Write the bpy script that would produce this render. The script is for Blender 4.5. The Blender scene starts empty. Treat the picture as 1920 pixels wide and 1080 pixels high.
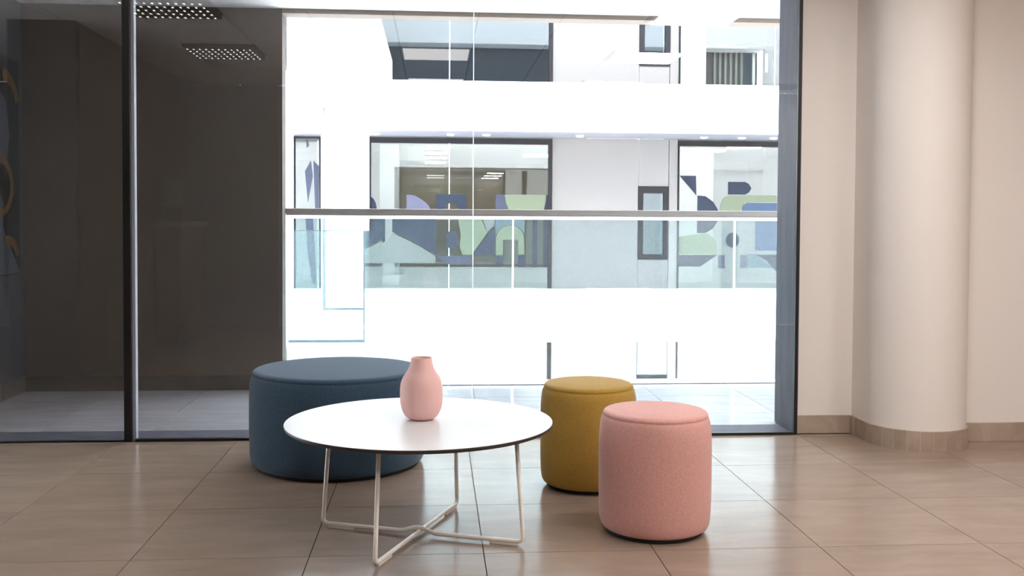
import bpy, bmesh, math, random
from mathutils import Vector, Matrix
random.seed(4)
sc = bpy.context.scene
C = sc.collection

# ------------------------------------------------------------------ camera
F_PX, YAW, PITCH, ROLL, CY = 1894.30178, 0.0756896, -0.0305581, 0.00532122, 471.580667
cam_d = bpy.data.cameras.new('camera'); cam = bpy.data.objects.new('camera', cam_d); C.objects.link(cam)
fw = Vector((math.sin(YAW)*math.cos(PITCH), math.cos(YAW)*math.cos(PITCH), math.sin(PITCH)))
rt = Vector((math.cos(YAW), -math.sin(YAW), 0)); up = rt.cross(fw)
r2 = rt*math.cos(ROLL)+up*math.sin(ROLL); u2 = -rt*math.sin(ROLL)+up*math.cos(ROLL)
M = Matrix((r2, u2, -fw)).transposed().to_4x4(); M.translation = Vector((0, 0, 1.158))
cam.matrix_world = M
cam_d.sensor_fit = 'HORIZONTAL'; cam_d.sensor_width = 36; cam_d.lens = F_PX/1920*36
cam_d.shift_y = -(540-CY)/1920; cam_d.clip_start = .02; cam_d.clip_end = 200
sc.camera = cam

# ------------------------------------------------------------------ light and exposure
SKY, LAMP = 17.0, 30.0
world = bpy.data.worlds.new('overcast_sky'); sc.world = world; world.use_nodes = True
bg = world.node_tree.nodes['Background']; bg.inputs[0].default_value = (.87, .93, 1, 1); bg.inputs[1].default_value = SKY
sc.view_settings.view_transform = 'Standard'; sc.view_settings.look = 'None'
sc.view_settings.exposure = 0.0; sc.view_settings.gamma = 1; sc.view_settings.use_curve_mapping = False
cy = sc.cycles; cy.use_denoising = True; cy.max_bounces = 14; cy.diffuse_bounces = 7; cy.glossy_bounces = 6
cy.transmission_bounces = 6; cy.transparent_max_bounces = 24; cy.sample_clamp_indirect = 30; cy.caustics_reflective = False
cy.caustics_refractive = False

# ------------------------------------------------------------------ materials
def s2l(c): return tuple((v/12.92 if v <= .04045 else ((v+.055)/1.055)**2.4) for v in c)
def rgb(r, g, b): return s2l((r/255, g/255, b/255))
def mat(name, col, rough=.6, metal=0, spec=.5, emit=None, es=0, coat=0):
    m = bpy.data.materials.new(name); m.use_nodes = True; b = m.node_tree.nodes['Principled BSDF']
    b.inputs['Base Color'].default_value = (*col, 1); b.inputs['Roughness'].default_value = rough
    b.inputs['Metallic'].default_value = metal; b.inputs['Specular IOR Level'].default_value = spec
    if coat: b.inputs['Coat Weight'].default_value = coat; b.inputs['Coat Roughness'].default_value = .05
    if emit: b.inputs['Emission Color'].default_value = (*emit, 1); b.inputs['Emission Strength'].default_value = es
    return m
def nodes(m): return m.node_tree.nodes, m.node_tree.links, m.node_tree.nodes['Principled BSDF']
def add_noise(m, col2, scale=(3, 3, 3), detail=6, lo=.35, hi=.65, bump=0, bscale=200, obj=False, rnd=True, rvar=0):
    n, l, b = nodes(m)
    if obj:
        tc = n.new('ShaderNodeTexCoord'); src = tc.outputs['Object']
    else:
        tc = n.new('ShaderNodeNewGeometry'); src = tc.outputs['Position']
    if rnd:
        oi = n.new('ShaderNodeObjectInfo'); mu = n.new('ShaderNodeVectorMath'); mu.operation = 'MULTIPLY'
        cmb = n.new('ShaderNodeCombineXYZ'); 
        for i in range(3): l.new(oi.outputs['Random'], cmb.inputs[i])
        l.new(cmb.outputs[0], mu.inputs[0]); mu.inputs[1].default_value = (37, 23, 5)
        ad = n.new('ShaderNodeVectorMath'); l.new(src, ad.inputs[0]); l.new(mu.outputs[0], ad.inputs[1]); src2 = ad.outputs[0]
    else: src2 = src
    mp = n.new('ShaderNodeMapping'); mp.inputs['Scale'].default_value = scale; l.new(src2, mp.inputs[0])
    nz = n.new('ShaderNodeTexNoise'); nz.inputs['Scale'].default_value = 1; nz.inputs['Detail'].default_value = detail
    nz.inputs['Roughness'].default_value = .6; nz.inputs['Distortion'].default_value = .6; l.new(mp.outputs[0], nz.inputs['Vector'])
    cr = n.new('ShaderNodeMapRange'); cr.inputs[1].default_value = lo; cr.inputs[2].default_value = hi; l.new(nz.outputs[0], cr.inputs[0])
    mx = n.new('ShaderNodeMix'); mx.data_type = 'RGBA'; l.new(cr.outputs[0], mx.inputs[0])
    mx.inputs[6].default_value = b.inputs['Base Color'].default_value[:]; mx.inputs[7].default_value = (*col2, 1)
    out = mx.outputs[2]
    if rnd and rvar:
        hs = n.new('ShaderNodeHueSaturation'); mr = n.new('ShaderNodeMapRange')
        mr.inputs[3].default_value = 1-rvar; mr.inputs[4].default_value = 1+rvar
        l.new(oi.outputs['Random'], mr.inputs[0]); l.new(mr.outputs[0], hs.inputs['Value']); l.new(out, hs.inputs['Color']); out = hs.outputs[0]
    l.new(out, b.inputs['Base Color'])
    if bump:
        n2 = n.new('ShaderNodeTexNoise'); n2.inputs['Scale'].default_value = bscale; n2.inputs['Detail'].default_value = 3; l.new(src, n2.inputs['Vector'])
        bp = n.new('ShaderNodeBump'); bp.inputs['Strength'].default_value = bump; bp.inputs['Distance'].default_value = .002
        l.new(n2.outputs[0], bp.inputs['Height']); l.new(bp.outputs[0], b.inputs['Normal'])
    return m
def fabric(name, col, col2):
    m = mat(name, col, .95, spec=.15); n, l, b = nodes(m)
    tc = n.new('ShaderNodeTexCoord')
    sep = n.new('ShaderNodeSeparateXYZ'); l.new(tc.outputs['Object'], sep.inputs[0])
    nz = n.new('ShaderNodeTexNoise'); nz.inputs['Scale'].default_value = 1; nz.inputs['Detail'].default_value = 4
    mp = n.new('ShaderNodeMapping'); mp.inputs['Scale'].default_value = (420, 420, 110); l.new(tc.outputs['Object'], mp.inputs[0]); l.new(mp.outputs[0], nz.inputs['Vector'])
    nb = n.new('ShaderNodeTexNoise'); nb.inputs['Scale'].default_value = 1; nb.inputs['Detail'].default_value = 3
    mp2 = n.new('ShaderNodeMapping'); mp2.inputs['Scale'].default_value = (160, 160, 600); l.new(tc.outputs['Object'], mp2.inputs[0]); l.new(mp2.outputs[0], nb.inputs['Vector'])
    ad = n.new('ShaderNodeMath'); l.new(nz.outputs[0], ad.inputs[0]); l.new(nb.outputs[0], ad.inputs[1])
    cr = n.new('ShaderNodeMapRange'); cr.inputs[1].default_value = .8; cr.inputs[2].default_value = 1.2; l.new(ad.outputs[0], cr.inputs[0])
    mx = n.new('ShaderNodeMix'); mx.data_type = 'RGBA'; l.new(cr.outputs[0], mx.inputs[0])
    mx.inputs[6].default_value = (*col, 1); mx.inputs[7].default_value = (*col2, 1); l.new(mx.outputs[2], b.inputs['Base Color'])
    bp = n.new('ShaderNodeBump'); bp.inputs['Strength'].default_value = .3; bp.inputs['Distance'].default_value = .001
    l.new(ad.outputs[0], bp.inputs['Height']); l.new(bp.outputs[0], b.inputs['Normal'])
    b.inputs['Sheen Weight'].default_value = .18; b.inputs['Sheen Roughness'].default_value = .5
    return m
def glass(name, tint, f0, scatter=0, scatter_col=(.9, .95, .97), rough=0.0):
    """see-through pane: Schlick mix of transparency and mirror, with a little dust"""
    m = bpy.data.materials.new(name); m.use_nodes = True; n = m.node_tree.nodes; l = m.node_tree.links; n.clear()
    out = n.new('ShaderNodeOutputMaterial'); g = n.new('ShaderNodeNewGeometry')
    dt = n.new('ShaderNodeVectorMath'); dt.operation = 'DOT_PRODUCT'; l.new(g.outputs['Normal'], dt.inputs[0]); l.new(g.outputs['Incoming'], dt.inputs[1])
    ab = n.new('ShaderNodeMath'); ab.operation = 'ABSOLUTE'; l.new(dt.outputs['Value'], ab.inputs[0])
    sb = n.new('ShaderNodeMath'); sb.operation = 'SUBTRACT'; sb.inputs[0].default_value = 1; sb.use_clamp = True; l.new(ab.outputs[0], sb.inputs[1])
    pw = n.new('ShaderNodeMath'); pw.operation = 'POWER'; pw.inputs[1].default_value = 5; l.new(sb.outputs[0], pw.inputs[0])
    ma = n.new('ShaderNodeMath'); ma.operation = 'MULTIPLY_ADD'; ma.inputs[1].default_value = 1-f0; ma.inputs[2].default_value = f0; l.new(pw.outputs[0], ma.inputs[0])
    tr = n.new('ShaderNodeBsdfTransparent'); tr.inputs[0].default_value = (*tint, 1)
    gl = n.new('ShaderNodeBsdfGlossy'); gl.inputs['Roughness'].default_value = rough; gl.inputs[0].default_value = (1, 1, 1, 1)
    base = tr.outputs[0]
    if scatter:
        tl = n.new('ShaderNodeBsdfTranslucent'); tl.inputs[0].default_value = (*scatter_col, 1)
        mm = n.new('ShaderNodeMixShader'); mm.inputs[0].default_value = scatter; l.new(base, mm.inputs[1]); l.new(tl.outputs[0], mm.inputs[2]); base = mm.outputs[0]
    mx = n.new('ShaderNodeMixShader'); l.new(ma.outputs[0], mx.inputs[0]); l.new(base, mx.inputs[1]); l.new(gl.outputs[0], mx.inputs[2])
    l.new(mx.outputs[0], out.inputs[0]); return m

TILE = add_noise(mat('porcelain_tile', rgb(140, 122, 108), .24, spec=.5), rgb(155, 136, 121), (2.6, 9, 1), 10, .28, .72, rvar=.03)
n_, l_, b_ = nodes(TILE)
_g = n_.new('ShaderNodeNewGeometry'); _n = n_.new('ShaderNodeTexNoise'); _n.inputs['Scale'].default_value = 5; _n.inputs['Detail'].default_value = 5; l_.new(_g.outputs['Position'], _n.inputs['Vector'])
_m = n_.new('ShaderNodeMapRange'); _m.inputs[3].default_value = .13; _m.inputs[4].default_value = .22; l_.new(_n.outputs[0], _m.inputs[0]); l_.new(_m.outputs[0], b_.inputs['Roughness'])
TILE_DAYLIT = TILE.copy(); TILE_DAYLIT.name = 'daylight_tinted_tile'  # copy of the room tile with bluish daylight put into its colour
for _q in TILE_DAYLIT.node_tree.nodes:
    if _q.bl_idname == 'ShaderNodeMix': _q.inputs[6].default_value = (*rgb(146, 144, 150), 1); _q.inputs[7].default_value = (*rgb(164, 162, 168), 1)
GROUT = mat('dark_grout', rgb(58, 46, 40), .9)
BASET = add_noise(mat('baseboard_tile', rgb(158, 140, 124), .45), rgb(176, 158, 142), (6, 6, 6), 5, rvar=.06)
BASED = add_noise(mat('dark_baseboard_tile', rgb(62, 60, 58), .5), rgb(72, 70, 68), (5, 5, 5), 5, rvar=.05)
PAINT = mat('warm_white_paint', rgb(229, 222, 216), .75, spec=.3)
TAUPE = add_noise(mat('taupe_wall_panel', rgb(140, 128, 118), .7, spec=.3), rgb(146, 134, 124), (1.2, 1.2, .7), 3, rnd=False)
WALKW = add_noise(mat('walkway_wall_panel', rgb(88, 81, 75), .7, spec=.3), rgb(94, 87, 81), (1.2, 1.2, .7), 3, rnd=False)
DARKP = mat('dark_grey_panel', rgb(84, 80, 76), .6, spec=.3)
GLOSSP = mat('glossy_brown_panel', rgb(116, 100, 88), .25)
CEIL = mat('ceiling_tile_white', rgb(232, 226, 222), .85)
CEILW = mat('ceiling_plaster_white', rgb(244, 244, 244), .8)
BLACK = mat('black_powder_coat', rgb(11, 10, 11), .45)
STEELB = add_noise(mat('blue_grey_aluminium', rgb(68, 70, 83), .65, .0, .2), rgb(80, 83, 95), (14, 14, 2), 6, rnd=False)
STEELR = mat('grey_anodised_rail', rgb(158, 152, 148), .5, .0)
WHITE = mat('white_cladding', rgb(246, 246, 246), .7)
WALLG = mat('pale_cladding_panel', rgb(121, 117, 115), .3, spec=.4)
WALL_LIT = mat('cladding_lit_copy', rgb(168, 165, 163), .7)  # lighter copy of the cladding, painting stronger light on the lower storey
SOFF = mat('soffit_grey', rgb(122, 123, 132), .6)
FRAME = mat('charcoal_window_frame', rgb(20, 21, 28), .5, 0, .2)
GLAZE = glass('clear_glazing', (.985, .99, .985), .045)
RAILG = glass('balustrade_glass', (.80, .87, .88), .05, .010)  # slight translucent scatter imitates haze in the balustrade
WINGL = glass('coated_window_glass', (.92, .94, .91), .075)
WINGC = glass('teal_window_glass', (.60, .72, .76), .07)
EDGE = mat('frosted_glass_edge', rgb(245, 250, 250), .5); _e = nodes(EDGE)[2]; _e.inputs['Transmission Weight'].default_value = .0
ACRY = glass('frosted_strip', (1, 1, 1), .04, .9, (1, 1, 1))
LAMW = mat('white_laminate', rgb(218, 217, 217), .34)
CORE = mat('dark_laminate_core', rgb(58, 48, 44), .5)
RODW = mat('cream_painted_steel', rgb(246, 240, 230), .35)
GLIDE = mat('white_plastic_glide', rgb(240, 238, 232), .4)
CERA = mat('matte_pink_ceramic', rgb(230, 186, 180), .62, spec=.35)
BLUEF = fabric('blue_felt', rgb(50, 68, 86), rgb(66, 90, 112))
MUSTF = fabric('mustard_felt', rgb(160, 126, 54), rgb(180, 146, 72))
PINKF = fabric('pink_felt', rgb(198, 146, 138), rgb(216, 166, 158))
BASEB = mat('black_plinth', rgb(18, 16, 15), .7)
PANEL = mat('lit_lamp_panel', (.9, .9, .9), .5, emit=(1, .965, .94), es=LAMP)
PANEL2 = mat('dimmed_lamp_panel', (.9, .9, .9), .5, emit=(1, .965, .94), es=6)
FILL_PANEL = mat('added_fill_panel', (.9, .9, .9), .5, emit=(1, .965, .94), es=31)  # for the far right lamps, added to brighten the right wall
SPOTM = mat('lit_lamp_cell', (.9, .9, .9), .5, emit=(1, .93, .85), es=26)
DLIGHT = mat('downlight_lens', (.9, .9, .9), .5, emit=(1, .97, .92), es=9)
STRIPL = mat('office_lamp', (.9, .9, .9), .5, emit=(1, .97, .93), es=13)
LOUV = mat('louvre_grey', rgb(60, 60, 62), .9, .0, .05)

# ------------------------------------------------------------------ helpers
def link(o, parent=None):
    C.objects.link(o)
    if parent: o.parent = parent
    return o
def obj(name, bm, m, parent=None, smooth=False, loc=None):
    me = bpy.data.meshes.new(name); bm.normal_update(); bm.to_mesh(me); bm.free()
    if smooth:
        for p in me.polygons: p.use_smooth = True
    for q in (m if isinstance(m, (list, tuple)) else [m]): me.materials.append(q)
    o = bpy.data.objects.new(name, me); link(o, parent)
    if loc: o.location = loc
    return o
def empty(name, loc=(0, 0, 0), parent=None, **k):
    o = bpy.data.objects.new(name, None); o.empty_display_size = .1; link(o, parent); o.location = loc
    for a, b in k.items(): o[a] = b
    return o
def thing(name, label, cat, loc=(0, 0, 0), group=None):
    o = empty(name, loc, label=label, category=cat)
    if group: o['group'] = group
    return o
def tag(o, label=None, cat=None, group=None, kind=None):
    if label: o['label'] = label
    if cat: o['category'] = cat
    if group: o['group'] = group
    if kind: o['kind'] = kind
    return o
def add_box(bm, a, b, bev=0):
    x0, y0, z0 = a; x1, y1, z1 = b
    r = bmesh.ops.create_cube(bm, size=1)
    for v in r['verts']:
        v.co = Vector(((x0+x1)/2+v.co.x*(x1-x0), (y0+y1)/2+v.co.y*(y1-y0), (z0+z1)/2+v.co.z*(z1-z0)))
    if bev:
        es = {e for v in r['verts'] for e in v.link_edges}
        bmesh.ops.bevel(bm, geom=list(es), offset=bev, segments=1, affect='EDGES')
def box(name, a, b, m, parent=None, bev=0, kind=None):
    bm = bmesh.new(); add_box(bm, a, b, bev); o = obj(name, bm, m, parent)
    if kind: o['kind'] = kind
    return o
def lathe(name, prof, m, parent=None, seg=96, loc=None, smooth=True):
    bm = bmesh.new(); rings = []
    for r, z in prof:
        if r < 1e-6: rings.append([bm.verts.new((0, 0, z))])
        else: rings.append([bm.verts.new((r*math.cos(2*math.pi*i/seg), r*math.sin(2*math.pi*i/seg), z)) for i in range(seg)])
    for A, B in zip(rings, rings[1:]):
        for i in range(seg):
            j = (i+1) % seg
            if len(A) == 1 and len(B) > 1: bm.faces.new((A[0], B[j], B[i]))
            elif len(B) == 1 and len(A) > 1: bm.faces.new((A[i], A[j], B[0]))
            elif len(A) > 1: bm.faces.new((A[i], A[j], B[j], B[i]))
    bmesh.ops.recalc_face_normals(bm, faces=bm.faces)
    return obj(name, bm, m, parent, smooth, loc)
def smooth_prof(pts, n=8):
    out = []
    P = [pts[0]]+list(pts)+[pts[-1]]
    for i in range(1, len(P)-2):
        for k in range(n):
            t = k/n; q = []
            for d in range(2):
                a, b, c, e = P[i-1][d], P[i][d], P[i+1][d], P[i+2][d]
                q.append(.5*((2*b)+(-a+c)*t+(2*a-5*b+4*c-e)*t*t+(-a+3*b-3*c+e)*t**3))
            out.append((max(q[0], 0), q[1]))
    out.append(pts[-1]); return out
def tube(name, pts, rad, m, parent=None, seg=14, res=None):
    """round rod through the points, mitred rings"""
    P = [Vector(p) for p in pts]; bm = bmesh.new(); prev = None; up_ = None
    for i, p in enumerate(P):
        d = (P[min(i+1, len(P)-1)]-P[max(i-1, 0)]).normalized()
        if up_ is None: up_ = d.orthogonal().normalized()
        up_ = (up_-d*up_.dot(d)).normalized(); s = d.cross(up_)
        ring = [bm.verts.new(p+(up_*math.cos(2*math.pi*k/seg)+s*math.sin(2*math.pi*k/seg))*rad) for k in range(seg)]
        if prev:
            for k in range(seg): bm.faces.new((prev[k], prev[(k+1) % seg], ring[(k+1) % seg], ring[k]))
        else: bm.faces.new(ring[::-1])
        prev = ring
    bm.faces.new(prev); bmesh.ops.recalc_face_normals(bm, faces=bm.faces)
    return obj(name, bm, m, parent, True)
def fillet(pts, rad, n=8):
    P = [Vector(p) for p in pts]; out = [P[0]]
    for a, b, c in zip(P, P[1:], P[2:]):
        u, v = (a-b).normalized(), (c-b).normalized(); ang = u.angle(v)
        if ang > 3.1: out.append(b); continue
        t = rad/math.tan(ang/2); p0, p1 = b+u*t, b+v*t
        for k in range(n+1):
            s = k/n; out.append((p0*(1-s)+b*s)*(1-s)+(b*(1-s)+p1*s)*s)
    out.append(P[-1]); return out
def prism(name, poly, y0, y1, m, parent=None):
    """outline in x,z given a depth along y"""
    bm = bmesh.new(); A = [bm.verts.new((x, y0, z)) for x, z in poly]; B = [bm.verts.new((x, y1, z)) for x, z in poly]
    bm.faces.new(A); bm.faces.new(B[::-1]); n = len(poly)
    for i in range(n): bm.faces.new((A[i], B[i], B[(i+1) % n], A[(i+1) % n]))
    bmesh.ops.recalc_face_normals(bm, faces=bm.faces); return obj(name, bm, m, parent)
def tiles(name, x0, x1, y0, y1, ox, oy, z, m, parent, T=.6, gap=.0032, th=.01, skip=None, down=False, limit=None):
    cache = {}
    i0, i1 = math.floor((x0-ox)/T), math.ceil((x1-ox)/T); j0, j1 = math.floor((y0-oy)/T), math.ceil((y1-oy)/T)
    for i in range(i0, i1):
        for j in range(j0, j1):
            a, b = max(x0, ox+i*T), min(x1, ox+(i+1)*T); c, d = max(y0, oy+j*T), min(y1, oy+(j+1)*T)
            if b-a < .02 or d-c < .02: continue
            if skip and skip((a+b)/2, (c+d)/2): continue
            k = (round(b-a, 4), round(d-c, 4))
            if k not in cache:
                bm = bmesh.new(); add_box(bm, (-k[0]/2+gap/2, -k[1]/2+gap/2, 0 if down else -th), (k[0]/2-gap/2, k[1]/2-gap/2, th if down else 0))
                me = bpy.data.meshes.new(name); bm.to_mesh(me); bm.free(); me.materials.append(m); cache[k] = me
            o = bpy.data.objects.new(name, cache[k]); link(o, parent); o.location = ((a+b)/2, (c+d)/2, z)

# ------------------------------------------------------------------ room shell
YG = 5.355            # glass plane
XL, XR, YB, YW = -2.63, 5.6, -.42, 6.95
ZC, ZK = 2.6, 2.578   # ceilings of room and walkway
floor = box('floor', (-5.2, YB, -.16), (XR, YG+.02, -.008), GROUT, kind='structure')
tiles('floor_tile', -5.2, XR, YB, YG-.002, -1.029, 5.28, 0, TILE, floor, th=.012)
wfloor = box('floor_walkway', (-2.735, YG+.02, -.16), (4.6, 7.1, -.008), GROUT, kind='structure')
tiles('floor_tile', -2.735, 4.6, 5.62, 7.06, -1.54, 5.98, 0, TILE_DAYLIT, wfloor, th=.012)
sill = box('trim_1', (-2.735, YG+.03, -.008), (1.955, 5.615, .001), STEELB, kind='structure')
ceiling = box('ceiling', (-5.2, YB, ZC+.012), (XR, YG+.02, ZC+.16), mat('ceiling_grid', rgb(60, 58, 56), .8), kind='structure')
LX = (-1.8, 0.0, 1.84, 3.64); LY = (3.67, 1.87, .07)  # far right column and above-camera row are added to brighten the room
def under_lamp(x, y): return any(abs(x-a) < .2 and abs(y-b) < .2 for a in LX for b in LY if not (b < 1 and a < -1) and (a, b) not in ((0.0, 3.67), (3.64, 3.67)))
tiles('ceiling_tile', -5.2, XR, YB, YG, -2.1, 1.57, ZC, CEIL, ceiling, gap=.014, th=.012, skip=under_lamp, down=True)
kceil = box('ceiling_walkway', (-2.9, YG+.02, ZK), (4.6, 7.1, ZK+.16), CEILW, kind='structure')

# right-hand wall with its engaged round column
wr = box('wall_right_of_glass', (1.978, 5.377, 0), (2.45, 5.72, 2.62), PAINT, kind='structure')
w2 = box('wall_beyond_column', (2.6, 5.132, 0), (XR, 5.7, 2.62), PAINT, kind='structure')
CX, CYY, CR = 2.54, 5.165, .253
prof = [(CX-CR, 5.39), (CX-CR, CYY+.02)]+[(CX+CR*math.cos(math.radians(a)), CYY+CR*math.sin(math.radians(a))) for a in range(180, 361, 4)]+[(CX+CR, CYY+.02), (CX+CR, 5.39)]
def extrude_z(name, pl, z0, z1, m, parent=None, smooth=False):
    bm = bmesh.new(); A = [bm.verts.new((x, y, z0)) for x, y in pl]; B = [bm.verts.new((x, y, z1)) for x, y in pl]
    n = len(pl)
    if not smooth: bm.faces.new(A[::-1]); bm.faces.new(B)
    for i in range(n-1 if smooth else n):
        f = bm.faces.new((A[i], A[(i+1) % n], B[(i+1) % n], B[i])); f.smooth = smooth
    bmesh.ops.recalc_face_normals(bm, faces=bm.faces); return obj(name, bm, m, parent)
col = extrude_z('wall_column', prof, 0, 2.62, PAINT, smooth=True); col['kind'] = 'structure'
ang = None
me = col.data
# baseboards
bb = empty('baseboard_right', kind='structure')
box('baseboard_tile', (1.966, 5.365, 0), (2.276, 5.377, .1), BASET, bb, .0015)
for a, b in ((2.802, 3.39), (3.393, 3.99), (3.993, 4.59), (4.593, 5.19), (5.193, XR)): box('baseboard_tile', (a, 5.12, 0), (b, 5.132, .1), BASET, bb, .0015)
# curved run: narrow pieces
path = [(CX-.265, 5.363), (CX-.265, CYY)]
seg_t = [(0, .0), (1, .0)]
pieces = []
yy = 5.362
while yy-.064 > CYY: pieces.append(((CX-.265, yy), (CX-.265, yy-.062), (CX-CR, yy-.062), (CX-CR, yy))); yy -= .0655
a0 = 180
step = math.degrees(.0655/.265)
while a0 < 352:
    a1 = min(a0+step, 352); q = [math.radians(a0+.35), math.radians((a0+a1)/2), math.radians(a1-.35)]
    pieces.append(tuple((CX+.265*math.cos(t), CYY+.265*math.sin(t)) for t in q)+tuple((CX+CR*math.cos(t), CYY+CR*math.sin(t)) for t in q[::-1])); a0 = a1
for p in pieces: extrude_z('baseboard_tile', p, 0, .1, BASET, bb)
gp = [(CX-.2635, 5.37), (CX-.2635, CYY)]+[(CX+.2635*math.cos(math.radians(a)), CYY+.2635*math.sin(math.radians(a))) for a in range(184, 353, 6)]
gi = [(CX+(CR-.005)*math.cos(math.radians(a)), CYY+(CR-.005)*math.sin(math.radians(a))) for a in range(352, 183, -6)]+[(CX-CR+.005, 5.37)]
extrude_z('grout_bed', gp+gi, 0, .0985, mat('pale_grout', rgb(196, 182, 166), .8), bb)

# side and back walls of the room (seen mirrored in the glass)
wl = box('wall_left', (-3.1, YB, 0), (XL, 3.08, ZC), GLOSSP, kind='structure')
box('wall_end_panel', (-3.1, 3.08, 0), (XL+.012, 3.09, ZC-.002), mat('dark_end_panel', rgb(40, 34, 30), .6), wl)
for k, y in enumerate((.62, 1.22, 1.82, 2.42)): box('wall_panel', (XL, y+.006, .1), (XL+.012, y+.594, ZC-.05), GLOSSP, wl, .002)
box('wall_far_left', (-5.3, YB, 0), (-5.2, YG+.02, ZC), DARKP, kind='structure')
wb = box('wall_back', (-5.2, YB-.1, 0), (XR, YB, ZC), TAUPE, kind='structure')
box('dark_panel', (XL+.002, YB, 0), (-1.7, YB+.04, ZC-.002), DARKP, wb, .003)
box('wall_right', (XR, YB, 0), (XR+.1, 5.7, ZC), PAINT, kind='structure')

# ------------------------------------------------------------------ floor-to-ceiling glazing
def pane(nm, x0, x1, parent): return box(nm, (x0, YG-.005, .012), (x1, YG+.005, ZC), GLAZE, parent)
w = empty('window_1', (0, 0, 0), kind='structure')
pane('glass_pane', -5.2, -1.606, w)
box('bottom_channel', (-5.2, YG-.012, 0), (-1.606, YG+.012, .006), BLACK, w)
w = empty('window_2', (0, 0, 0), kind='structure')
pane('glass_pane', -1.55, .1955, w); pane('glass_pane', .2005, 1.95, w)
box('bottom_channel', (-1.55, YG-.016, 0), (1.95, YG+.012, .014), BLACK, w, .001)
box('pane_seal', (.1955, YG-.005, .014), (.2005, YG+.005, ZC), ACRY, w)
box('locking_pin', (1.46, YG-.024, 0), (1.475, YG-.014, .016), mat('brass_pin', rgb(200, 180, 150), .4), w)
mu_ = box('trim_2', (-1.606, YG-.016, 0), (-1.5665, YG+.045, ZC), BLACK, kind='structure', bev=.002)
box('side_cover', (-1.5665, YG+.006, 0), (-1.551, YG+.045, ZC), mat('daylit_mullion_side', rgb(170, 174, 186), .4), mu_)  # pale strip paints daylight on the side face of the black mullion
j = box('trim_3', (1.9575, YG+.008, 0), (1.978, 5.66, ZC), STEELB, kind='structure')
box('edge_strip', (1.950, YG-.012, 0), (1.966, YG+.008, ZC), BLACK, j)
box('wall_jamb_core', (1.972, 5.377, 0), (1.98, 5.72, ZC), STEELB, kind='structure')

# ------------------------------------------------------------------ walkway behind the glass
box('wall_walkway_left', (-2.9, YG+.02, 0), (-2.735, 7.1, ZK), mat('grey_wall', rgb(62, 62, 66), .7), kind='structure')
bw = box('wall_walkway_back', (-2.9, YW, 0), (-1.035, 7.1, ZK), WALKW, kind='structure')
box('lintel', (-1.035, YW, 2.548), (4.6, 7.1, ZK), TAUPE, bw)
box('wall_walkway_right', (4.6, 5.72, -.1), (4.7, 7.1, 3.3), WHITE, kind='structure')
b2 = empty('baseboard_left', kind='structure')
xx = -2.735
for b in (-2.14, -1.54, -1.035): box('baseboard_tile', (xx+.002, YW-.012, 0), (b-.001, YW, .102), BASED, b2, .0015); xx = b
for a, b in ((5.4, 5.98), (5.983, 6.58), (6.583, 6.936)): box('baseboard_tile', (-2.735, a, 0), (-2.723, b, .102), BASED, b2, .0015)
# graphic mural on the left end wall
mu = thing('wall_mural', 'dark abstract mural with ochre loops on the end wall at far left', 'mural', (-2.735, 6.0, .79))
def mural_piece(nm, pts, m, off):
    bm = bmesh.new(); A = [bm.verts.new((off, y-6.0, z-.79)) for y, z in pts]; B = [bm.verts.new((0, y-6.0, z-.79)) for y, z in pts]
    bm.faces.new(A); bm.faces.new(B[::-1]); n = len(pts)
    for i in range(n): bm.faces.new((A[i], B[i], B[(i+1) % n], A[(i+1) % n]))
    bmesh.ops.recalc_face_normals(bm, faces=bm.faces); return obj(nm, bm, m, mu)
mural_piece('backing', [(5.6, .79), (6.87, .79), (6.87, 2.18), (5.6, 2.18)], mat('mural_black', rgb(22, 22, 22), .6), .01)
OCH = mat('mural_ochre', rgb(88, 64, 36), .6); MGR = mat('mural_grey', rgb(64, 66, 76), .6)
def arc(cy_, cz, r0, r1, a0, a1, k_=1.2, n=14):
    o = [(cy_+r1*math.cos(math.radians(a0+(a1-a0)*k/n)), cz+r1*k_*math.sin(math.radians(a0+(a1-a0)*k/n))) for k in range(n+1)]
    i = [(cy_+r0*math.cos(math.radians(a0+(a1-a0)*k/n)), cz+r0*k_*math.sin(math.radians(a0+(a1-a0)*k/n))) for k in range(n, -1, -1)]
    return o+i
mural_piece('ochre_arch', arc(6.655, 1.82, .165, .225, 22, 100, 1.25), OCH, .013)
mural_piece('ochre_loop', arc(6.55, 1.36, .17, .225, -95, 95, .88), OCH, .013)
mural_piece('ochre_curve', arc(6.68, .86, .125, .185, 20, 110, 1.0), OCH, .0135)
mural_piece('grey_shape', [(6.2, 1.5), (6.66, 1.5), (6.72, 1.68), (6.66, 1.9), (6.5, 2.0), (6.2, 2.0)], MGR, .0125)
mural_piece('grey_wedge', [(6.2, .8), (6.865, .8), (6.6, 1.1), (6.62, 1.25), (6.5, 1.4), (6.2, 1.4)], MGR, .0125)

# glass balustrade in the opening
YR = 7.12
br = thing('glass_balustrade', 'clear glass balustrade with grey flat handrail spanning the opening behind the stools', 'railing', (0, YR, 0))
def bxr(nm, a, b, m, bev=0): return box(nm, (a[0], a[1]-YR, a[2]), (b[0], b[1]-YR, b[2]), m, br, bev)
bxr('handrail', (-1.034, YR-.03, 1.196), (4.6, YR+.03, 1.236), STEELR, .003)
bxr('light_strip', (-1.034, YR-.010, 1.166), (4.6, YR+.012, 1.19), ACRY)
bxr('rail_bead', (-1.034, YR-.012, 1.188), (4.6, YR+.014, 1.196), mat('satin_steel', rgb(190, 190, 196), .3))
bxr('bottom_shoe', (-1.034, YR-.012, -.02), (4.6, YR+.03, .026), ACRY)
bxr('floor_trim', (-1.034, YR-.058, -.01), (4.6, YR-.03, .004), mat('dark_trim', rgb(90, 92, 104), .5))
xs = [-1.034, .546, 2.143, 3.74, 4.6]
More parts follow.
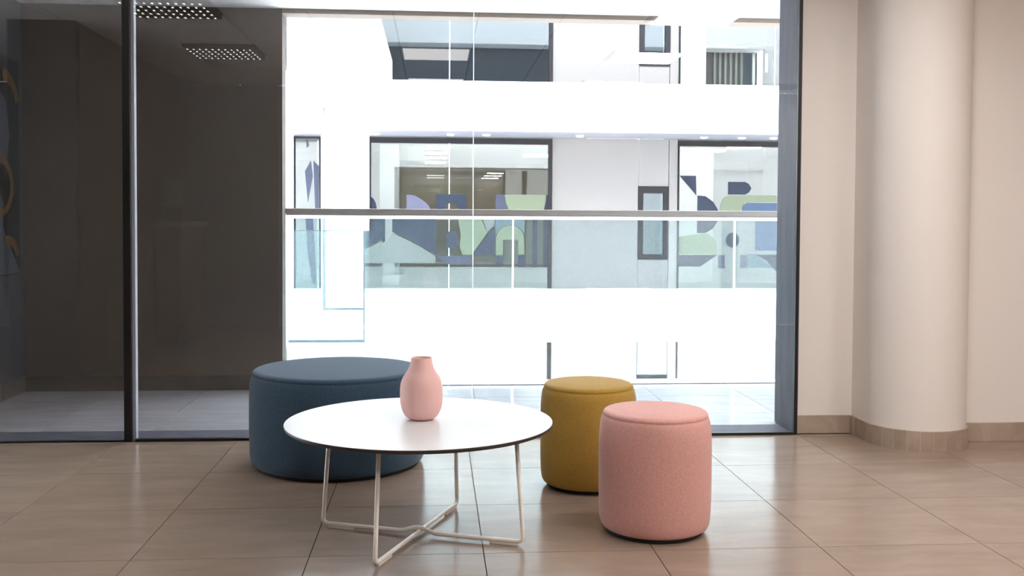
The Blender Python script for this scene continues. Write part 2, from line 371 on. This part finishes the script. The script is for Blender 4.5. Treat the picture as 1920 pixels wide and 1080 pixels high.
for a, b in zip(xs, xs[1:]): bxr('glass_panel', (a+.006, YR-.007, .022), (b-.006, YR+.007, 1.166), RAILG)
for a in xs[1:-1]: bxr('panel_joint', (a-.006, YR-.008, .022), (a+.006, YR+.008, 1.18), ACRY)

# ------------------------------------------------------------------ our own side of the atrium (bounces daylight, mirrored in the far windows)
own = thing('near_facade', 'white slab edges of the near side of the atrium', 'building', (0, 7.1, 0))
def bo(nm, a, b, m, P=own, bev=0):
    l = P.location; return box(nm, (a[0]-l.x, a[1]-l.y, a[2]-l.z), (b[0]-l.x, b[1]-l.y, b[2]-l.z), m, P, bev)
bo('slab_edge', (-5, 7.1, ZK), (9, 7.2, 3.32), WHITE)
bo('slab_edge', (-5, 7.1, -.76), (9, 7.18, -.10), WHITE)
bo('slab_edge', (-5, 7.1, 5.9), (9, 7.2, 6.6), WHITE)
bo('lower_wall', (-5, 7.0, -6), (9, 7.1, -.76), WHITE)
bo('outer_wall', (-5, 7.1, -.1), (-1.2, 7.16, ZK), WHITE)
bo('outer_wall', (4.7, 7.0, -.1), (9, 7.1, ZK), WHITE)
bo('added_sky_block', (-5, 7.1, 6.6), (9, 7.2, 9.9), WHITE)  # unseen extra height, added to cut sky light on the upper walls
bo('upper_glazing', (-5, 6.4, 3.32), (9, 6.5, 5.9), mat('dark_glazing', rgb(60, 66, 74), .15))
bo('roof_slab', (-5.3, YB, 3.2), (9, 7.1, 3.32), WHITE); bo('roof_slab', (-5, 5.8, 5.9), (9, 7.1, 6.0), WHITE)
box('wall_atrium_right', (9, 7.0, -6), (9.2, 17.2, 9.9), WHITE, kind='structure')
box('wall_atrium_left', (-5.2, 7.0, -6), (-5, 9.7, 9.9), WHITE, kind='structure')
box('floor_atrium', (-5, 7, -6.1), (9, 17.2, -6), WHITE, kind='structure')

# side wing with its little glazed balcony
wing = thing('side_wing', 'white side wing with a glazed balcony left of the big far window', 'building', (-1.4, 9.7, 0))
def bwg(nm, a, b, m, bev=0): return bo(nm, a, b, m, wing, bev)
bwg('balcony_slab', (-1.4, 9.7, -.74), (-.67, 13.0, 0), WHITE)
bwg('balcony_floor', (-1.39, 9.71, 0), (-.68, 12.99, .012), mat('pale_balcony_floor', rgb(214, 218, 224), .4))
bwg('upper_band', (-1.4, 9.7, 2.58), (-.67, 15.7, 3.6), WHITE)
bwg('lower_band', (-1.4, 13.0, -.74), (-.67, 15.7, 0), WHITE)
bwg('pier', (-1.40, 13.0, 0), (-.865, 13.25, 2.58), WHITE)
bwg('end_wall', (-5, 9.7, -6), (-1.42, 9.8, 0), WHITE)
bwg('end_wall', (-5, 9.7, 2.58), (-1.42, 9.8, 9.9), WHITE)
bwg('end_wall', (-5, 9.7, 0), (-1.60, 9.8, 2.58), WHITE)
bwg('corner_post', (-1.43, 9.7, 0), (-1.40, 9.73, 2.58), mat('corner_white', rgb(226, 226, 240), .5))
bwg('rear_post', (-1.43, 12.97, 0), (-1.40, 13.0, 2.58), mat('post_grey', rgb(120, 120, 124), .5))
bwg('soffit_edge', (-1.43, 9.7, 2.562), (-1.405, 13, 2.578), mat('post_grey', rgb(120, 120, 124), .5))
bwg('balcony_lower_wall', (-5, 9.8, -6), (-.9, 15.7, -.74), WHITE)
bwg('wing_floor', (-5, 9.8, -.3), (-1.41, 15.7, -.01), WHITE)
bwg('wing_ceiling', (-5, 9.8, 2.58), (-1.41, 15.7, 3.3), WHITE)
bal = thing('balcony_rail', 'low frameless glass rail around the small side balcony', 'railing', (-1.0, 9.72, 0))
bo('glass_panel', (-1.39, 9.705, 0.0), (-.675, 9.72, 1.05), RAILG, bal); bo('glass_panel', (-.69, 9.72, 0.0), (-.675, 12.99, 1.05), RAILG, bal)
TEALE = mat('teal_glass_edge', rgb(92, 106, 114), .3)
bo('glass_edge', (-.682, 9.700, 0), (-.672, 9.712, 1.05), TEALE, bal)
bo('bottom_bead', (-1.39, 9.698, -.012), (-.67, 9.706, .012), TEALE, bal)
bo('top_edge', (-1.39, 9.705, 1.05), (-.675, 9.72, 1.056), TEALE, bal)
bo('rear_bead', (-1.39, 12.97, .012), (-.69, 12.985, .03), TEALE, bal)

# ------------------------------------------------------------------ facade across the atrium
YF, YQ = 15.7, 17.2
fac = thing('far_facade', 'white office block with balcony bands and large windows across the atrium', 'building', (0, YF, 0))
def bf(nm, a, b, m, P=None, bev=0):
    o = box(nm, (a[0], a[1]-YF, a[2]), (b[0], b[1]-YF, b[2]), m, P or fac, bev); return o
X0, X1 = -5, 9
bf('slab_band', (X0, YF, 2.56), (X1, YF+.2, 3.315), WHITE)
bf('slab_band', (X0, YF, -.745), (X1, YF+.2, 0), WHITE)
bf('slab_band', (X0, YF, 5.88), (X1, YF+.2, 6.6), WHITE)
bf('added_sky_block', (X0, YF, 6.6), (X1, YF+.2, 9.9), WHITE)  # added out of view to narrow the open sky
bf('slab_band', (X0, YF, -4.0), (X1, YF+.2, -3.3), WHITE)
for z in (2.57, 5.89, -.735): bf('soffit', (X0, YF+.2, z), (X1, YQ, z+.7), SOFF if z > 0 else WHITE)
bf('walkway_floor', (X0, YF+.2, -.03), (X1, YQ, -.004), WHITE)
for x in (-.98, .24, .83, 2.38, 4.48, 5.13, 5.67):
    big = x in (.83, 5.13)
    o = lathe('downlight', [(0, -.02), (.05, -.018), (.065, 0), (.065, .01)], DLIGHT, fac, 24)
    o.location = (x, 16.68-YF, 2.57); 
# solid wall panels between the windows
def wallp(x0, x1, z0, z1, m=WALLG):
    bf('wall_panel', (x0+.005, YQ, z0), (x1-.005, YQ+.12, z1), m, None, .003)
for z0, z1 in ((0, 2.57), (3.315, 5.88), (-3.3, -.75)):
    segs = [(1.98, 3.48), (4.01, 4.17)]
    for a, b in segs: wallp(a, b, z0, z1, WALL_LIT if z1 < 0 else WALLG)
for (za, zb, zc, zd) in ((0, .5, 1.76, 2.57), (3.315, 3.82, 5.08, 5.88), (-3.3, -2.82, -1.50, -.75)):
    wallp(3.48, 4.01, za, zb, WALL_LIT if zd < 0 else WALLG); wallp(3.48, 4.01, zc, zd, WALL_LIT if zd < 0 else WALLG)
for z0, z1 in ((0, 2.57), (3.315, 5.88), (-3.3, -.75)):
    wallp(-5, -2.37, z0, z1, WHITE); wallp(-1.93, -1.11, z0, z1, WHITE); wallp(6.05, 9, z0, z1)
# small windows
for zb, zc in ((.5, 1.76), (3.82, 5.08), (-2.82, -1.50)):
    f = bf('small_window', (3.48, YQ-.02, zb), (3.565, YQ+.08, zc), FRAME)
    bf('small_window_frame', (3.925, YQ-.02, zb), (4.01, YQ+.08, zc), FRAME)
    bf('small_window_frame', (3.565, YQ-.02, zc-.12), (3.925, YQ+.08, zc), FRAME)
    bf('small_window_frame', (3.565, YQ-.02, zb), (3.925, YQ+.08, zb+.09), FRAME)
    bf('small_window_pane', (3.565, YQ+.02, zb+.09), (3.925, YQ+.03, zc-.12), WINGC)
    bf('blind', (3.56, YQ+.2, zb), (3.93, YQ+.21, zc), mat('blue_grey_blind', rgb(44, 56, 62), .8))
# large windows
def bigwin(x0, x1, z0, z1, gm, joints=(), left=.02, right=.06, top=.09):
    h = empty('large_window', (0, 0, 0), fac)
    for nm, a, b in (('window_frame', (x0, z0), (x0+left, z1)), ('window_frame', (x1-right, z0), (x1, z1)), ('window_frame', (x0+left, z1-top), (x1-right, z1))):
        bf(nm, (a[0], YQ-.03, a[1]), (b[0], YQ+.08, b[1]), FRAME, h)
    xs = [x0+left]+list(joints)+[x1-right]
    for a, b in zip(xs, xs[1:]): bf('window_pane', (a+.006, YQ+.02, z0), (b-.006, YQ+.03, z1-top), gm, h)
    for a in joints: bf('pane_joint', (a-.008, YQ+.015, z0), (a+.008, YQ+.035, z1-top), EDGE, h)
    return h
wA = bigwin(-1.11, 1.98, 0, 2.55, WINGL, (.23,))
wB = bigwin(4.17, 6.05, 0, 2.55, WINGL)
wC = bigwin(-2.37, -1.93, 0, 2.55, WINGL, right=.02, top=.03)
wD = bigwin(-1.11, 1.98, 3.315, 5.88, WINGC, (.23,))
wE = bigwin(4.17, 6.05, 3.315, 5.88, WINGL, (5.86,))
wF = bigwin(-1.11, 1.98, -3.3, -.76, GLAZE, (.23, 1.45)); wG = bigwin(4.17, 6.05, -3.3, -.76, GLAZE, (5.2,))
# printed window film
NAVY, LAV, VIO, GRN, PALE, TEAL, BLU = [mat(n, rgb(*[int(v*1.3) for v in c]), .6, spec=.15) for n, c in (('film_navy', (26, 33, 44)), ('film_lavender', (62, 62, 76)), ('film_violet', (44, 47, 59)),
    ('film_green', (76, 82, 68)), ('film_pale', (78, 80, 78)), ('film_teal', (60, 70, 75)), ('film_blue', (46, 57, 74)))]
film = [(NAVY, [(-1.09, 1.55), (-1.05, 1.52), (-1.01, 1.45), (-.99, 1.34), (-.99, 1.25), (-.85, 1.24), (-.85, .79), (-1.09, .69)]),
 (LAV, [(-.49, 1.59), (-.37, 1.58), (-.27, 1.53), (-.18, 1.47), (-.11, 1.4), (-.08, 1.32), (-.08, 1.27), (-.49, 1.27)]),
 (NAVY, [(.01, 1.6), (.52, 1.6), (.53, 1.25), (.4, 1.25), (.39, 1.37), (.34, 1.43), (.27, 1.46), (.2, 1.43), (.16, 1.37), (.15, 1.25), (.01, 1.25)]),
 (NAVY, [(-.73, 1.23), (.01, 1.23), (.01, .57), (-.42, .82), (-.73, .96)]),
 (PALE, [(-1.09, .67), (-.84, .77), (-.73, .93), (-.42, .80), (0, .55), (0, .43), (-1.09, .43)]),
 (VIO, [(.01, .55), (.61, .55), (.61, .41), (.19, .41)]),
 (GRN, [(.37, 1.23), (.75, 1.23), (.88, .95), (.61, .57), (.46, .57), (.41, .72), (.43, .92)]),
 (VIO, [(1.02, 1.6), (1.165, 1.6), (1.195, 1.46), (1.265, 1.28), (1.02, 1.28)]),
 (GRN, [(1.17, 1.6), (1.885, 1.6), (1.875, 1.47), (1.825, 1.28), (1.275, 1.28), (1.205, 1.46)]),
 (NAVY, [(1.89, 1.6), (1.92, 1.6), (1.92, 1.28), (1.83, 1.28), (1.88, 1.47)]),
 (PALE, [(.78, 1.23), (1.01, 1.24), (1.01, 1.09), (.88, .96)]),
 (NAVY, [(1.01, 1.07), (1.01, .57), (.62, .57)]),
 (GRN, [(1.03, .57), (1.03, .85), (1.06, .96), (1.15, 1.05), (1.28, 1.08), (1.4, 1.05), (1.48, .96), (1.51, .85), (1.52, .58), (1.41, .58), (1.41, .83), (1.15, .83), (1.15, .57)]),
 (NAVY, [(1.03, .56), (1.15, .56), (1.15, .41), (1.03, .41)]), (NAVY, [(1.41, .57), (1.53, .57), (1.53, .36), (1.41, .36)]),
 (TEAL, [(1.02, 1.25), (1.52, 1.25), (1.52, .88), (1.49, .97), (1.4, 1.06), (1.28, 1.09), (1.15, 1.06), (1.06, .97), (1.02, .87)]),
 (NAVY, [(1.66, 1.26), (1.74, 1.26), (1.74, .36), (1.66, .36)]), (NAVY, [(1.84, 1.26), (1.92, 1.26), (1.92, .36), (1.84, .36)]),
 (NAVY, [(4.2, 1.95), (4.49, 1.95), (4.5, 1.61)]),
 (NAVY, [(4.52, 1.61), (4.66, 1.6), (4.8, 1.5), (4.88, 1.37), (4.89, 1.19), (4.8, 1.04), (4.66, .96), (4.52, .96)]),
 (NAVY, [(5.06, 1.85), (5.36, 1.85), (5.43, 1.81), (5.47, 1.74), (5.43, 1.67), (5.36, 1.63), (5.06, 1.63)]),
 (GRN, [(4.91, 1.25), (4.94, 1.47), (5.0, 1.58), (5.1, 1.62), (5.92, 1.62), (5.93, 1.5), (5.36, 1.5), (5.28, 1.34), (5.28, 1.25)]),
 (BLU, [(5.29, 1.25), (5.32, 1.44), (5.4, 1.49), (5.93, 1.49), (5.94, .66), (5.56, .66), (5.55, 1.25)]),
 (GRN, [(4.2, .89), (4.43, .93), (4.71, .95), (4.85, .84), (4.88, .59), (4.2, .59)]),
 (NAVY, [(4.2, .58), (4.88, .58), (4.58, .38), (4.2, .38)]),
 (NAVY, [(5.15+.12*math.cos(t*math.pi/8), .84+.13*math.sin(t*math.pi/8)) for t in range(16)]),
 (VIO, [(4.9, .58), (5.01, .58), (5.02, .35), (4.9, .35)]), (VIO, [(5.29, .58), (5.41, .58), (5.41, .36), (5.29, .35)]),
 (TEAL, [(5.42, .6), (5.56, .6), (5.87, .36), (5.42, .36)]), (NAVY, [(5.56, .59), (5.94, .59), (5.94, .29), (5.87, .36), (5.75, .49)]),
 (VIO, [(-2.17, 2.49), (-2.14, 2.49), (-2.12, 2.4), (-2.16, 2.36)]), (VIO, [(-2.19, 1.97), (-2.09, 2.15), (-2.06, 1.89), (-2.14, 1.44)]),
 (VIO, [(-2.05, 2.15), (-1.96, 2.06), (-1.96, 1.33), (-2.02, 1.33)]), (VIO, [(-2.18, 1.22), (-2.06, 1.22), (-2.02, .55), (-2.0, .08), (-2.07, .08), (-2.15, .64)])]
for m, p in film:
    h = wC if p[0][0] < -1.5 else (wA if p[0][0] < 3 else wB)
    prism('window_film', p, YQ+.012-YF, YQ+.019-YF, m, h)
prism('window_film', [(.28+.11*math.cos(t*math.pi/8), .83+.16*math.sin(t*math.pi/8)) for t in range(16)], YQ+.006-YF, YQ+.0115-YF, NAVY, wA)
# rooms behind the far windows
ROOMC = mat('office_ceiling', rgb(176, 172, 160), .8); ROOMW = mat('office_wall', rgb(176, 173, 164), .8); ROOMF = mat('office_floor', rgb(150, 150, 150), .6)
LITW = mat('office_light_wall', rgb(140, 140, 136), .8); GREYD = mat('office_dark_wall', rgb(92, 96, 104), .8)
def room(x0, x1, z0, z1, dy, wm, cm=ROOMC):
    h = empty('office_room', (0, 0, 0), fac)
    bf('room_back', (x0, YQ+dy, z0), (x1, YQ+dy+.1, z1), wm, h); bf('room_side', (x0-.1, YQ+.13, z0), (x0, YQ+dy, z1), wm, h); bf('room_side', (x1, YQ+.13, z0), (x1+.1, YQ+dy, z1), wm, h)
    bf('room_ceiling', (x0, YQ+.13, z1), (x1, YQ+dy, z1+.1), cm, h); bf('room_floor', (x0, YQ+.13, z0-.1), (x1, YQ+dy, z0), ROOMF, h); return h
hA = room(-1.9, 2.6, .0, 2.5, 7, ROOMW); hB = room(4.0, 7.0, .0, 2.5, 5, LITW)
hC = room(-4, -1.95, 0, 2.56, 4, LITW)
for y in (18.66, 20.03, 21.5, 23.2): bf('ceiling_lamp', (-.29, y, 2.47), (.23, y+.3, 2.495), STRIPL, hA)
bf('ceiling_lamp', (1.82, 20.3, 2.47), (2.5, 20.9, 2.495), STRIPL, hA)
bf('office_column', (-.98, 17.9, 0), (-.64, 18.2, 2.49), mat('column_grey', rgb(172, 172, 176), .8), hA)
bf('dropped_soffit', (-.98, 18.2, 2.22), (-.2, 19.6, 2.49), LITW, hA)
for a, b in ((4.86, 17.5), (4.5, 18.5)): bf('ceiling_lamp', (a+.34, b, 2.47), (a+.88, b+.35, 2.495), STRIPL, hB)
bf('stair_screen', (5.0, 19.2, 0), (5.35, 19.3, 2.49), ROOMW, hB); bf('office_column', (4.5, 18.8, 0), (4.95, 19.1, 2.49), ROOMW, hB)
hD = room(-1.2, 2.6, 3.32, 5.85, 4, GREYD); hE = room(4.1, 7.0, 3.32, 5.85, 3.5, mat('blue_grey_office', rgb(130, 150, 170), .8))
bf('pale_screen', (4.2, 17.5, 3.32), (4.72, 17.55, 5.8), mat('pale_screen', rgb(214, 228, 230), .7), hE)
bf('dark_screen', (4.76, 18.3, 3.32), (5.62, 18.35, 4.4), mat('dark_screen', rgb(74, 68, 66), .8), hE)
bf('black_beam', (4.74, 18.0, 4.27), (6.3, 18.05, 4.34), BLACK, hE)
for k in range(6): bf('batten', (5.06+k*.1, 18.22, 3.32), (5.10+k*.1, 18.27, 4.25), LITW, hE)
for x, zt in ((5.78, 3.5), (5.9, 3.9), (6.02, 3.9)): bf('hanging_tube', (x, 18.2, zt), (x+.045, 18.24, 4.24), WHITE, hE)
hF = room(-1.2, 2.6, -3.3, -.8, 1.0, WHITE, WHITE); hG = room(4.1, 7.0, -3.3, -.8, 1.0, WHITE, WHITE)

# ------------------------------------------------------------------ coffee table
TX, TY, TZ, TR = -.056, 3.70, .424, .487
tb = thing('coffee_table', 'round white coffee table with dark edge on crossed cream wire legs', 'table', (TX, TY, 0))
lathe('tabletop', [(0, TZ-.0015), (TR-.0006, TZ-.0015), (TR, TZ-.001), (TR, TZ-.0003), (TR-.0006, TZ), (0, TZ)], LAMW, tb, 128, smooth=False)
core = lathe('tabletop_edge', [(0, TZ-.0145), (TR-.006, TZ-.0145), (TR-.0015, TZ-.011), (TR, TZ-.006), (TR, TZ-.0016), (0, TZ-.0016)], CORE, tb, 128, smooth=False)
core['label'] = 'dark brown bevelled edge'
RR = .0078
def rod(fa, fb, hump):
    za = .0150
    A, B = Vector((fa[0]-TX, fa[1]-TY, 0)), Vector((fb[0]-TX, fb[1]-TY, 0))
    TA, TB = A*.925, B*.925; TA.z = TB.z = TZ-.0145
    A.z = B.z = za
    mid = (A+B)/2; d = (B-A).normalized()
    if hump:
        X = Vector((-.049-TX, 3.715-TY, 0))
        t = (X-A).dot(d); 
        pts = [A, A+d*(t-.075)]+[A+d*(t-.075+.15*k/12)+Vector((0, 0, .0175*(.5-.5*math.cos(2*math.pi*k/12)))) for k in range(1, 12)]+[A+d*(t+.075), B]
        body = fillet([TA, A, A+d*(t-.075)], .022)+pts[2:-2]+fillet([A+d*(t+.075), B, TB], .022)
    else: body = fillet([TA, A, B, TB], .022)
    o = tube('leg_rod', body, RR, RODW, tb)
    for P, s in ((A, 1), (B, -1)):
        a = P+d*s*.02; b = P+d*s*.125
        bm = bmesh.new(); w_ = .0062; n_ = Vector((-d.y, d.x, 0))*w_
        q = [a-n_, b-n_, b+n_, a+n_]
        lo = [bm.verts.new((v.x, v.y, 0.0)) for v in q]; hi = [bm.verts.new((v.x, v.y, .0105)) for v in q]
        bm.faces.new(lo[::-1]); bm.faces.new(hi)
        for k in range(4): bm.faces.new((lo[k], lo[(k+1) % 4], hi[(k+1) % 4], hi[k]))
        bmesh.ops.bevel(bm, geom=[e for e in bm.edges], offset=.0015, segments=2, affect='EDGES')
        obj('floor_glide', bm, GLIDE, tb)
rod((-.419, 3.818), (.315, 3.549), True); rod((-.197, 3.348), (.09, 4.059), False)
mp_ = bmesh.new(); add_box(mp_, (-.28, -.02, TZ-.020), (.28, .02, TZ-.0146), .001)
for ang_ in (): pass
mp_.free()

# ------------------------------------------------------------------ vase
vp = [(.030, 0), (.047, .0045), (.060, .015), (.0705, .034), (.0765, .056), (.0785, .080), (.0782, .112), (.0755, .134), (.0695, .152), (.0600, .168), (.0505, .182), (.0435, .200), (.0400, .216), (.0385, .2265)]
inner = [(.0375, .2285), (.0362, .2275), (.0368, .216), (.040, .2), (.047, .182), (.056, .168), (.065, .15), (.073, .11), (.072, .06), (.055, .02), (.03, .008), (0, .006)]
vs = lathe('vase', [(0, .001)]+smooth_prof(vp, 6)+inner, CERA, seg=96)
vs.location = (-.05, 3.722, TZ+.0005); tag(vs, 'matte pink bottle-shaped ceramic vase standing on the white coffee table', 'vase')

# ------------------------------------------------------------------ pouffes
def pouf(name, label, x, y, r, h, m, rot, cat='stool'):
    t = thing(name, label, cat, (x, y, 0)); t.rotation_euler = (0, 0, rot)
    e = r-.211
    side = [(0, .013), (r-.036, .013), (r-.020, .018), (r-.010, .029), (r-.004, .054), (r-.0012, .10), (r, .2), (r, .3), (r-.0012, .36), (r-.004, .395), (r-.009, h-.034), (r-.0155, h-.021)]
    lathe('side_cover', side[:1]+smooth_prof(side[1:], 4)+[(0, h-.021)], m, t)
    top = [(0, h-.022), (r-.0165, h-.0200), (r-.0150, h-.016), (r-.018, h-.009), (r-.028, h-.003), (r-.05, h+.0005), (r*.6, h+.004), (r*.3, h+.0055), (0, h+.006)]
    lathe('seat_cushion', top[:1]+smooth_prof(top[1:], 4), m, t)
    # stitched seam cord
    bm = bmesh.new(); R_, n, k = r-.0152, 128, 8; rings = []
    for i in range(n):
        a = 2*math.pi*i/n
        rings.append([bm.verts.new(((R_+.0014*math.cos(b))*math.cos(a), (R_+.0014*math.cos(b))*math.sin(a), h-.0205+.0012*math.sin(b))) for b in [2*math.pi*q/k for q in range(k)]])
    for i in range(n):
        for q in range(k): bm.faces.new((rings[i][q], rings[(i+1) % n][q], rings[(i+1) % n][(q+1) % k], rings[i][(q+1) % k]))
    obj('seam', bm, m, t, True)
    lathe('base_plinth', [(0, 0), (r-.034, 0), (r-.031, .002), (r-.031, .0135), (0, .0135)], BASEB, t, smooth=False)
    return t
pouf('ottoman', 'large low round ottoman in dark blue felt behind the coffee table', -.46, 4.845, .413, .455, BLUEF, .4, 'ottoman')
pouf('round_stool', 'mustard yellow felt cylinder stool behind the pink stool', .672, 4.375, .2105, .453, MUSTF, 1.1)
pouf('round_stool', 'pink felt cylinder stool, the nearest seat, in front of the mustard one', .824, 3.718, .210, .456, PINKF, 2.3)

# ------------------------------------------------------------------ ceiling luminaires of the room (seen mirrored in the glass; far right and above-camera ones added)
names = {0: 'left', 1: 'middle', 2: 'right', 3: 'added far right'}; rows = {0: 'nearest the glass', 1: 'second from the glass', 2: 'added above the camera'}
for i, x in enumerate(LX):
    for k, y in enumerate(LY):
        louv = i == 0
        if k == 2 and i < 1 or (i, k) in ((1, 0), (3, 0)): continue
        if (i, k) == (3, 2): x = 4.44  # added lamp shifted so its mirror image misses the glass
        t = thing('ceiling_light', ('square grey louvred' if louv else 'square white panel')+' ceiling light of the room, %s row, %s' % (names[i], rows[k]), 'light', (x, y, ZC), 'ceiling lights mirrored in the glass')
        if louv:
            box('housing', (-.295, -.295, .0), (.295, .295, .012), LOUV, t)
            bm = bmesh.new()
            for a in range(12): add_box(bm, (-.29+a*.0515, -.29, -.03), (-.283+a*.0515, .29, .0))
            for b in range(7): add_box(bm, (-.29, -.29+b*.0955, -.03), (.29, -.283+b*.0955, -.0005))
            tag(obj('louvre_grid', bm, LOUV, t), kind='stuff')
            bm = bmesh.new()
            for a in range(11):
                for b in range(5):
                    add_box(bm, (-.262+a*.0515-.006, -.240+b*.115-.010, -.034), (-.262+a*.0515+.006, -.240+b*.115+.0, -.031))
            tag(obj('lamp_cells', bm, SPOTM, t), kind='stuff')
        else:
            box('lamp_frame', (-.297, -.297, -.004), (.297, .297, .012), mat('lamp_frame_white', rgb(235, 235, 235), .5), t)
            box('diffuser', (-.28, -.28, -.01), (.28, .28, -.004), PANEL2 if i == 1 else FILL_PANEL if i == 3 else PANEL, t, .002)

# low storage with a plant against the left wall (seen only mirrored in the glass)
cb = thing('drawer_cabinet', 'pinkish drawer cabinet with white top mirrored in the glass beside the dark post', 'cabinet', (-2.395, .6, 0))
PK = mat('dusty_pink_laminate', rgb(112, 84, 76), .5)
box('cabinet_body', (-.2, -.5, .06), (.02, .5, 1.08), PK, cb, .004); box('cabinet_top', (-.2, -.52, 1.08), (.05, .52, 1.13), mat('cabinet_white', rgb(140, 134, 128), .4), cb, .003)
box('plinth', (-.18, -.48, 0), (0, .48, .06), BLACK, cb)
for a, b in ((.07, .36), (.37, .62), (.65, 1.05)): box('drawer', (.02, -.49, a), (.04, .49, b), PK, cb, .003)
pl = thing('potted_plant', 'bushy potted plant on the pink cabinet, mirrored in the glass', 'plant', (-2.48, .9, 1.13))
lathe('pot', [(0, 0), (.08, 0), (.1, .14), (.095, .14), (.085, .12), (0, .12)], BLACK, pl, 32)
bm = bmesh.new()
for k in range(150):
    a = random.uniform(0, 6.28); r = random.uniform(.03, .26); z = random.uniform(.14, .40)
    c = Vector((r*math.cos(a)*.35, r*math.sin(a), z)); u = Vector((random.uniform(-1, 1), random.uniform(-1, 1), random.uniform(-.3, .8))).normalized()
    v = u.orthogonal().normalized(); L = random.uniform(.04, .08)
    q = [bm.verts.new(p) for p in (c-u*L, c+v*L*.35, c+u*L, c-v*L*.35)]; bm.faces.new(q)
tag(obj('foliage', bm, mat('plant_green', rgb(96, 112, 84), .6), pl), kind='stuff')
tube('stem', [(0, 0, .12), (.01, 0, .2), (-.01, .01, .32)], .006, mat('stem_brown', rgb(80, 64, 48), .7), pl, 8)
